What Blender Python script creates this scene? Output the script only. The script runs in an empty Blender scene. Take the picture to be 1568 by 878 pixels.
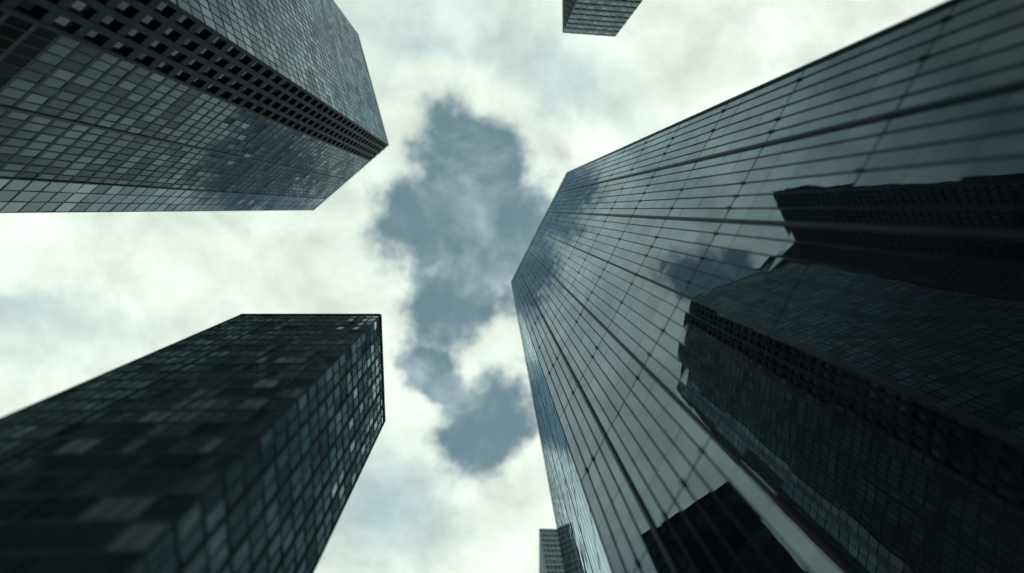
import bpy, math, random
from mathutils import Vector, Matrix
random.seed(7)
sc=bpy.context.scene
sc.view_settings.view_transform='Standard'; sc.view_settings.look='None'; sc.view_settings.exposure=0
F=871.0; CX,CY=784.0,439.0; CZ=1.7
# ---------- camera
R0=Matrix.Rotation(math.pi,3,'X')
zc=Vector(((744-CX)/F,-(320-CY)/F,-1)).normalized()
Q=(R0@zc).rotation_difference(Vector((0,0,1))).to_matrix()
RM=Q@R0
cam=bpy.data.cameras.new("camera"); co=bpy.data.objects.new("camera",cam); sc.collection.objects.link(co)
co.matrix_world=Matrix.Translation((0,0,CZ))@RM.to_4x4()
cam.sensor_width=36; cam.lens=20; cam.clip_end=20000; cam.clip_start=0.1
cam.dof.use_dof=True; cam.dof.focus_distance=85; cam.dof.aperture_fstop=.04
sc.camera=co
def slope(x,y):
    d=RM@Vector(((x-CX)/F,-(y-CY)/F,-1)); return (d.x/d.z,d.y/d.z)
def plan(x,y,H):
    s=slope(x,y); return (round(s[0]*(H-CZ),2),round(s[1]*(H-CZ),2))
# ---------- materials
def nn(nt,t,**k):
    n=nt.nodes.new(t)
    for a,b in k.items(): setattr(n,a,b)
    return n
def glass(name,dark,light,lightfrac,ior,rough,tint=(0.68,0.88,0.98,1),bump=0.02,bscale=0.35,var=.5):
    """dark body + tinted mirror-like coating mixed by Fresnel; every pane differs a little"""
    m=bpy.data.materials.new(name); m.use_nodes=True; nt=m.node_tree; nt.nodes.remove(nt.nodes['Principled BSDF']); L=nt.links
    out=nt.nodes['Material Output']
    at=nn(nt,'ShaderNodeAttribute',attribute_name='pane')
    cr=nn(nt,'ShaderNodeValToRGB'); e=cr.color_ramp.elements
    e[0].position=0; e[0].color=(*[c*0.5 for c in dark],1); e[1].position=1; e[1].color=(*light,1)
    a=e.new(1-lightfrac); a.color=(*dark,1)
    df=nn(nt,'ShaderNodeBsdfDiffuse'); gl=nn(nt,'ShaderNodeBsdfAnisotropic')
    L.new(at.outputs['Fac'],cr.inputs[0]); L.new(cr.outputs[0],df.inputs['Color'])
    h=nn(nt,'ShaderNodeTexWhiteNoise',noise_dimensions='1D'); L.new(at.outputs['Fac'],h.inputs['W'])
    mr=nn(nt,'ShaderNodeMapRange'); mr.inputs[3].default_value=1-var; mr.inputs[4].default_value=1; L.new(h.outputs['Value'],mr.inputs[0])
    tm=nn(nt,'ShaderNodeVectorMath',operation='SCALE'); tm.inputs[0].default_value=tint[:3]; L.new(mr.outputs[0],tm.inputs['Scale'])
    L.new(tm.outputs[0],gl.inputs['Color'])
    gl.inputs['Roughness'].default_value=rough
    tc=nn(nt,'ShaderNodeTexCoord'); no=nn(nt,'ShaderNodeTexNoise'); no.inputs['Scale'].default_value=bscale; no.inputs['Detail'].default_value=1
    L.new(tc.outputs['Object'],no.inputs['Vector'])
    bp=nn(nt,'ShaderNodeBump'); bp.inputs['Strength'].default_value=1; bp.inputs['Distance'].default_value=bump
    L.new(no.outputs['Fac'],bp.inputs['Height']); L.new(bp.outputs[0],gl.inputs['Normal'])
    fr=nn(nt,'ShaderNodeFresnel'); fr.inputs['IOR'].default_value=ior
    mx=nn(nt,'ShaderNodeMixShader'); L.new(fr.outputs[0],mx.inputs[0]); L.new(df.outputs[0],mx.inputs[1]); L.new(gl.outputs[0],mx.inputs[2])
    L.new(mx.outputs[0],out.inputs[0])
    return m
def plain(name,col,rough=0.5,metal=0.0,var=0.3,scale=0.6):
    m=bpy.data.materials.new(name); m.use_nodes=True; nt=m.node_tree; b=nt.nodes['Principled BSDF']
    tc=nn(nt,'ShaderNodeTexCoord'); no=nn(nt,'ShaderNodeTexNoise'); no.inputs['Scale'].default_value=scale; no.inputs['Detail'].default_value=4
    nt.links.new(tc.outputs['Object'],no.inputs['Vector'])
    cr=nn(nt,'ShaderNodeValToRGB'); e=cr.color_ramp.elements
    e[0].position=.3; e[0].color=(*[c*(1-var) for c in col],1); e[1].position=.7; e[1].color=(*[c*(1+var) for c in col],1)
    nt.links.new(no.outputs['Fac'],cr.inputs[0]); nt.links.new(cr.outputs[0],b.inputs['Base Color'])
    b.inputs['Roughness'].default_value=rough; b.inputs['Metallic'].default_value=metal
    b.inputs['Specular IOR Level'].default_value=.15
    b.inputs['Specular Tint'].default_value=(.6,.85,1,1)
    return m
# ---------- mesh builder
class MB:
    def __init__(s): s.v=[];s.f=[];s.a=[]
    def quad(s,ps,a=0.0):
        i=len(s.v); s.v+=ps; s.f.append((i,i+1,i+2,i+3)); s.a.append(a)
    def box(s,o,u,n,u0,u1,n0,n1,z0,z1):
        P=lambda a,b,z:(o[0]+u[0]*a+n[0]*b,o[1]+u[1]*a+n[1]*b,z)
        i=len(s.v)
        s.v+=[P(u0,n0,z0),P(u1,n0,z0),P(u1,n1,z0),P(u0,n1,z0),P(u0,n0,z1),P(u1,n0,z1),P(u1,n1,z1),P(u0,n1,z1)]
        for f in ((0,1,2,3),(4,7,6,5),(0,4,5,1),(1,5,6,2),(2,6,7,3),(3,7,4,0)):
            s.f.append(tuple(i+k for k in f)); s.a.append(0.0)
    def obj(s,name,mat,parent):
        me=bpy.data.meshes.new(name); me.from_pydata(s.v,[],s.f); me.materials.append(mat)
        at=me.attributes.new('pane','FLOAT','FACE'); at.data.foreach_set('value',s.a)
        o=bpy.data.objects.new(name,me); sc.collection.objects.link(o); o.parent=parent
        return o
def empty(name):
    o=bpy.data.objects.new(name,None); sc.collection.objects.link(o); return o
def poly_prism(pts,z0,z1,name,mat,parent):
    n=len(pts); v=[(x,y,z0) for x,y in pts]+[(x,y,z1) for x,y in pts]
    f=[tuple(range(n)),tuple(range(n,2*n))]+[(i,(i+1)%n,n+(i+1)%n,n+i) for i in range(n)]
    me=bpy.data.meshes.new(name); me.from_pydata(v,[],f); me.materials.append(mat)
    o=bpy.data.objects.new(name,me); sc.collection.objects.link(o); o.parent=parent; return o
def facade(groups,P,Qp,cen,H,c,gm,fm):
    u=Vector((Qp[0]-P[0],Qp[1]-P[1])); W=u.length; u/=W
    n=Vector((u.y,-u.x)); flip=False
    if n.dot(Vector(cen)-Vector(P))>0: n=-n; flip=True
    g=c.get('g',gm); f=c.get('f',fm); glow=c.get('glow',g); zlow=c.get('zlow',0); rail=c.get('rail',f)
    G=groups.setdefault(g.name,MB()); GL=groups.setdefault(glow.name,MB()); M=groups.setdefault(f.name,MB()); RL=groups.setdefault(rail.name,MB())
    nx=max(1,round(W/c['mod'])); nz=max(1,round(H/c['floor'])); dx=W/nx; dz=H/nz
    t=c.get('tilt',0.002); gi=c.get('inset',0.0); runs=c.get('runs',0)
    for j in range(nz):
        rowr=random.random(); r=random.random()
        for i in range(nx):
            a=random.gauss(0,t)*dx/2; b=random.gauss(0,t)*dz/2
            x0,x1,z0,z1=i*dx,(i+1)*dx,j*dz,(j+1)*dz
            def p(x,z,o): 
                o-=gi; return (P[0]+u.x*x+n.x*o,P[1]+u.y*x+n.y*o,z)
            if random.random()>runs:
                r=random.random()
                r=min(1,max(0,0.75*r+0.25*rowr))
            q=[p(x0,z0,-a-b),p(x1,z0,a-b),p(x1,z1,a+b),p(x0,z1,-a+b)]
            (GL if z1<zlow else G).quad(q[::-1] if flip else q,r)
    for i in range(nx+1):
        mj=c['majv'] and i%c['majv']==0
        w=c['majvw'] if mj else c['vw']; d=c['majvd'] if mj else c['vd']
        (RL if mj else M).box(P,u,n,max(0.002,i*dx-w/2),min(W-0.002,i*dx+w/2),-gi-.06,d,0,H-0.5)
    for j in range(1,nz):
        mj=c['majh'] and j%c['majh']==c.get('mho',0)
        w=c['majhw'] if mj else c['hw']; d=c['majhd'] if mj else c['hd']
        M.box(P,u,n,0.004,W-0.004,-gi-.05,d-0.004,j*dz-w/2,j*dz+w/2)
        if mj and c.get('double'):
            for i in range(1,nx):
                if random.random()<.45: continue
                k=i*dx+random.uniform(-.05,.05)
                M.box(P,u,n,k-.05,k+.05,d-.02,d+.14,j*dz-.25,j*dz+.45)
                M.box(P,u,n,k-.25,k+.25,d+.07,d+.11,j*dz+.15,j*dz+.21)
    M.box(P,u,n,0,W,-.4,c.get('pard',.12),H-c.get('parh',.5),H)
def tower(name,pts,H,gm,fm,cfgs,roofm):
    e=empty(name); cen=(sum(p[0] for p in pts)/len(pts),sum(p[1] for p in pts)/len(pts))
    N=len(pts); groups={}
    for i in range(N):
        facade(groups,pts[i],pts[(i+1)%N],cen,H,cfgs[i] if i<len(cfgs) else cfgs[-1],gm,fm)
    for k in groups:
        if groups[k].v: groups[k].obj('window_panes' if 'glass' in k else 'mullions_and_spandrels',bpy.data.materials[k],e)
    ins=[(cen[0]+(x-cen[0])*0.97,cen[1]+(y-cen[1])*0.97) for x,y in pts]
    poly_prism(ins,0,H-.6,'core_and_roof',roofm,e)
    ins=[(cen[0]+(x-cen[0])*0.5,cen[1]+(y-cen[1])*0.5) for x,y in pts]
    poly_prism(ins,H-.6,H+4,'rooftop_plant_room',roofm,e)
    return e
g_R=glass('tinted_curtain_glass',(.012,.017,.025),(.020,.027,.037),.2,2.3,.012,bump=.007,var=.14)
g_B=glass('office_window_glass',(.055,.085,.10),(.42,.53,.57),.3,2.1,.06,bump=.012,var=.8)
g_B2=glass('blue_office_window_glass',(.06,.09,.11),(.36,.46,.5),.28,2.5,.05,bump=.012,var=.7)
g_U=glass('bronze_window_glass',(.018,.028,.037),(.12,.165,.19),.22,1.5,.06,bump=.012,var=.6)
g_E=glass('strip_window_glass',(.02,.03,.035),(.1,.13,.14),.2,2.9,.05,bump=.012,var=.4)
g_L=glass('blue_curtain_glass',(.03,.048,.06),(.16,.22,.25),.2,2.5,.05,bump=.012,var=.5)
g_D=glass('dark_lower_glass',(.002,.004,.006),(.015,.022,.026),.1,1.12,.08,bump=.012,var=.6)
g_S=glass('pale_window_glass',(.1,.14,.16),(.3,.35,.36),.3,1.5,.1)
f_black=plain('black_anodised_aluminium',(.008,.012,.018),.5,0)
f_rail=plain('grey_rail_aluminium',(.02,.034,.045),.5,0)
f_dark=plain('dark_anodised_aluminium',(.017,.029,.039),.5,0)
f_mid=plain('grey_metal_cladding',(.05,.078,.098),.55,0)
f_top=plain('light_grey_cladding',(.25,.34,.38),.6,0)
f_stone=plain('dark_granite_cladding',(.022,.034,.045),.7,0)
f_pale=plain('pale_concrete_cladding',(.42,.52,.56),.7,0)
roofm=plain('roof_membrane',(.05,.05,.05),.9,0)
base=dict(mod=1.25,floor=4.0,vw=.085,vd=.08,hw=.03,hd=.008,majv=6,majvw=.26,majvd=.22,majh=4,majhw=.07,majhd=.03,tilt=.0028,rail=f_rail)
# right tower
H=200
R=[plan(868,265,H),plan(783,432,H),plan(887,992,H),plan(1350,950,H),plan(1350,300,H)]
cR=dict(base,double=True,mho=1)
cRB=dict(base,vd=.02,vw=.08,majvw=.18,majvd=.06,mod=2.2)
tower('glass_skyscraper',R,H,g_R,f_black,[cR,cRB,base,base,base],roofm)
# upper left
H=190
U=[plan(*p,H) for p in [(480,322),(500,304.6),(567,246.5),(595,222),(548,52),(505,0),(430,-50),(300,0),(250,200),(330,315)]]
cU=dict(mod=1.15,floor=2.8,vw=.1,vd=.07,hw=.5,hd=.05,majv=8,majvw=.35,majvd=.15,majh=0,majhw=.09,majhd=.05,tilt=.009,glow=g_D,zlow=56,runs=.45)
cS=dict(cU,mod=2.2,floor=3.8,vw=.7,vd=.35,hw=1.2,hd=.3,majv=0,f=f_stone,inset=.2)
cL=dict(cU,vw=.1,hw=.25,vd=.04,hd=.03,majv=0,g=g_L,zlow=0)
cE=dict(cL,g=g_E,mod=1.8)
tower('office_skyscraper',U,H,g_U,f_dark,[cE,cU,cS,cL,cL,cL,cU],roofm)
# lower left
H=72
B=[plan(*p,H) for p in [(370,482),(583,482),(589,645),(376,645)]]
cB=dict(mod=.85,floor=2.25,vw=.065,vd=.045,hw=.32,hd=.045,majv=6,majvw=.15,majvd=.09,majh=0,majhw=.09,majhd=.05,tilt=.012,parh=.55,runs=.3)
cB2=dict(cB,mod=1.12,vw=.09,hw=.27,majv=2,majvw=.22,majvd=.11,g=g_B2)
tower('office_block',B,H,g_B,f_mid,[cB,cB2,cB,cB2],roofm)
# top
H=170
T=[plan(*p,H) for p in [(861,-70),(862,50),(942,56),(941,-70)]]
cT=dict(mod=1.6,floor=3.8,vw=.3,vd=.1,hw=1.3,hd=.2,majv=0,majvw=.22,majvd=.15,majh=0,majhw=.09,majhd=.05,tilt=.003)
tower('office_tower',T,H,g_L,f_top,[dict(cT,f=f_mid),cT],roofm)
H=245
S=[plan(*p,H) for p in [(826,810),(900,812),(900,900),(826,900)]]
tower('office_tower.001',S,H,g_S,f_pale,[cT],roofm)
# neighbour standing behind the upper left tower
H=286
E=[plan(*p,H) for p in [(600,-20),(506,-8),(500,60),(430,-20),(430,-80),(520,-120)]]
tower('office_skyscraper.001',E,H,g_U,f_stone,[cS],roofm)
# ground
def sheet(name,x0,y0,x1,y1,z,mat,par=None):
    me=bpy.data.meshes.new(name); me.from_pydata([(x0,y0,z),(x1,y0,z),(x1,y1,z),(x0,y1,z)],[],[(0,1,2,3)]); me.materials.append(mat)
    o=bpy.data.objects.new(name,me); sc.collection.objects.link(o); o.parent=par; return o
sheet('ground',-6000,-6000,6000,6000,-.02,plain('paving',(.2,.2,.19),.8,0,.2,.4))
# ---------- world
w=bpy.data.worlds.new("World"); sc.world=w; w.use_nodes=True; nt=w.node_tree; L=nt.links
w.cycles.sampling_method='NONE'
bg=nt.nodes['Background']; bg.inputs[1].default_value=0.1
sunel,sunaz=math.radians(48),math.radians(70)
sky=nn(nt,'ShaderNodeTexSky',sky_type='NISHITA',sun_disc=False,sun_elevation=sunel,sun_rotation=sunaz)
tc=nn(nt,'ShaderNodeTexCoord'); sep=nn(nt,'ShaderNodeSeparateXYZ'); L.new(tc.outputs['Generated'],sep.inputs[0])
def math_(op,a,b=None,c=None,clamp=False):
    n=nn(nt,'ShaderNodeMath',operation=op,use_clamp=clamp)
    for i,v in enumerate((a,b,c)):
        if v is None: continue
        if isinstance(v,(int,float)): n.inputs[i].default_value=v
        else: L.new(v,n.inputs[i])
    return n.outputs[0]
zz=math_('MAXIMUM',sep.outputs[2],.06)
px=math_('DIVIDE',sep.outputs[0],zz); py=math_('DIVIDE',sep.outputs[1],zz)
cmb=nn(nt,'ShaderNodeCombineXYZ'); L.new(px,cmb.inputs[0]); L.new(py,cmb.inputs[1])
def noise(vec,scale,detail,rough=.55,off=0,dist=0):
    m=nn(nt,'ShaderNodeMapping'); m.inputs['Location'].default_value=(off,off*.7,off*.3); L.new(vec,m.inputs[0])
    n=nn(nt,'ShaderNodeTexNoise'); n.inputs['Scale'].default_value=scale; n.inputs['Detail'].default_value=detail; n.inputs['Roughness'].default_value=rough; n.inputs['Distortion'].default_value=dist
    L.new(m.outputs[0],n.inputs['Vector']); return n
wn=noise(cmb.outputs[0],4.5,7,.6,3.1)
def vm(op,a,b):
    n=nn(nt,'ShaderNodeVectorMath',operation=op)
    for i,v in enumerate((a,b)):
        if isinstance(v,tuple): n.inputs[i].default_value=v
        else: L.new(v,n.inputs[i])
    return n
wv=vm('MULTIPLY',vm('SUBTRACT',wn.outputs['Color'],(.5,.5,.5)).outputs[0],(.24,.24,0)).outputs[0]
P=vm('ADD',cmb.outputs[0],wv).outputs[0]
def blobs(lst):
    out=None
    for (x,y,rx,ry) in lst:
        s=slope(x,y)
        d=vm('MULTIPLY',vm('SUBTRACT',P,(s[0],s[1],0)).outputs[0],(F/rx,F/ry,0))
        ln=nn(nt,'ShaderNodeVectorMath',operation='LENGTH'); L.new(d.outputs[0],ln.inputs[0])
        v=math_('SUBTRACT',1,ln.outputs['Value'])
        out=v if out is None else math_('SMOOTH_MAX',out,v,.3)
    return out
def smooth(v,a,b,c=0,d=1):
    n=nn(nt,'ShaderNodeMapRange',interpolation_type='SMOOTHSTEP'); L.new(v,n.inputs[0]); n.inputs[1].default_value=a; n.inputs[2].default_value=b
    n.inputs[3].default_value=c; n.inputs[4].default_value=d
    return n.outputs[0]
fine=noise(cmb.outputs[0],6.5,9,.6,5.2)
hole=blobs([(715,235,100,80),(680,350,115,100),(780,350,110,125),(720,450,105,90),(725,645,85,95),(680,570,60,55),(455,110,65,60),(400,40,60,50)])  # final pair: gaps hidden behind upper left tower, added for contrast in reflections
hole=math_('ADD',hole,math_('MULTIPLY',math_('SUBTRACT',fine.outputs['Fac'],.5),2.0))
hm=smooth(hole,-.14,.45)
soft=blobs([(560,800,130,100),(540,290,70,60),(640,50,130,80),(900,110,130,80),(60,480,140,60),(520,-380,650,260)])  # last one: out-of-view grey cloud added to darken what the right tower mirrors
bright=blobs([(1180,70,260,150),(720,130,80,60),(740,540,80,50),(880,240,70,60),(250,400,330,60),(520,380,90,70)])
n2=noise(cmb.outputs[0],2.6,7,.58,1.3)
soft=math_('SUBTRACT',math_('ADD',math_('MULTIPLY',soft,.5),math_('MULTIPLY',math_('SUBTRACT',n2.outputs['Fac'],.5),2.6)),smooth(bright,-.5,.8,0,.75))
soft=math_('SUBTRACT',soft,math_('MULTIPLY',smooth(hole,-.75,-.1),.3))
sm=smooth(soft,-.5,.8)
cl=nn(nt,'ShaderNodeMix',data_type='RGBA'); L.new(sm,cl.inputs[0])
cl.inputs[6].default_value=(8.7,9.7,8.7,1); cl.inputs[7].default_value=(4.5,6.1,6.2,1)
n3=noise(cmb.outputs[0],6.5,9,.6,11.3,.25)
sh=nn(nt,'ShaderNodeMapRange'); L.new(n3.outputs['Fac'],sh.inputs[0]); sh.inputs[1].default_value=.34; sh.inputs[2].default_value=.64; sh.inputs[3].default_value=.8; sh.inputs[4].default_value=1.13
cs=nn(nt,'ShaderNodeMix',data_type='RGBA',blend_type='MULTIPLY'); cs.inputs[0].default_value=1; L.new(cl.outputs[2],cs.inputs[6]); L.new(sh.outputs[0],cs.inputs[7])
# unseen darker cloud on the -y side, added to dim the right tower's reflections
reflect_dim=smooth(py,-.42,-.95,1,.34)
cs2=nn(nt,'ShaderNodeMix',data_type='RGBA',blend_type='MULTIPLY'); cs2.inputs[0].default_value=1; L.new(cs.outputs[2],cs2.inputs[6]); L.new(reflect_dim,cs2.inputs[7])
hz=nn(nt,'ShaderNodeMix',data_type='RGBA'); hz.inputs[0].default_value=.9; L.new(sky.outputs[0],hz.inputs[6]); hz.inputs[7].default_value=(1.6,2.7,3.1,1)
wisp=nn(nt,'ShaderNodeMix',data_type='RGBA'); L.new(smooth(n3.outputs['Fac'],.44,.78),wisp.inputs[0]); L.new(hz.outputs[2],wisp.inputs[6]); wisp.inputs[7].default_value=(4.5,5.8,6.1,1)
fin=nn(nt,'ShaderNodeMix',data_type='RGBA'); L.new(hm,fin.inputs[0]); L.new(cs2.outputs[2],fin.inputs[6]); L.new(wisp.outputs[2],fin.inputs[7])
L.new(fin.outputs[2],bg.inputs[0])
# sun
sl=bpy.data.lights.new('sun','SUN'); sl.energy=.5; sl.angle=math.radians(15); sl.color=(1,.98,.95)
so=bpy.data.objects.new('sun',sl); sc.collection.objects.link(so)
d=Vector((math.sin(sunaz)*math.cos(sunel),math.cos(sunaz)*math.cos(sunel),math.sin(sunel)))
so.rotation_euler=d.to_track_quat('Z','Y').to_euler()
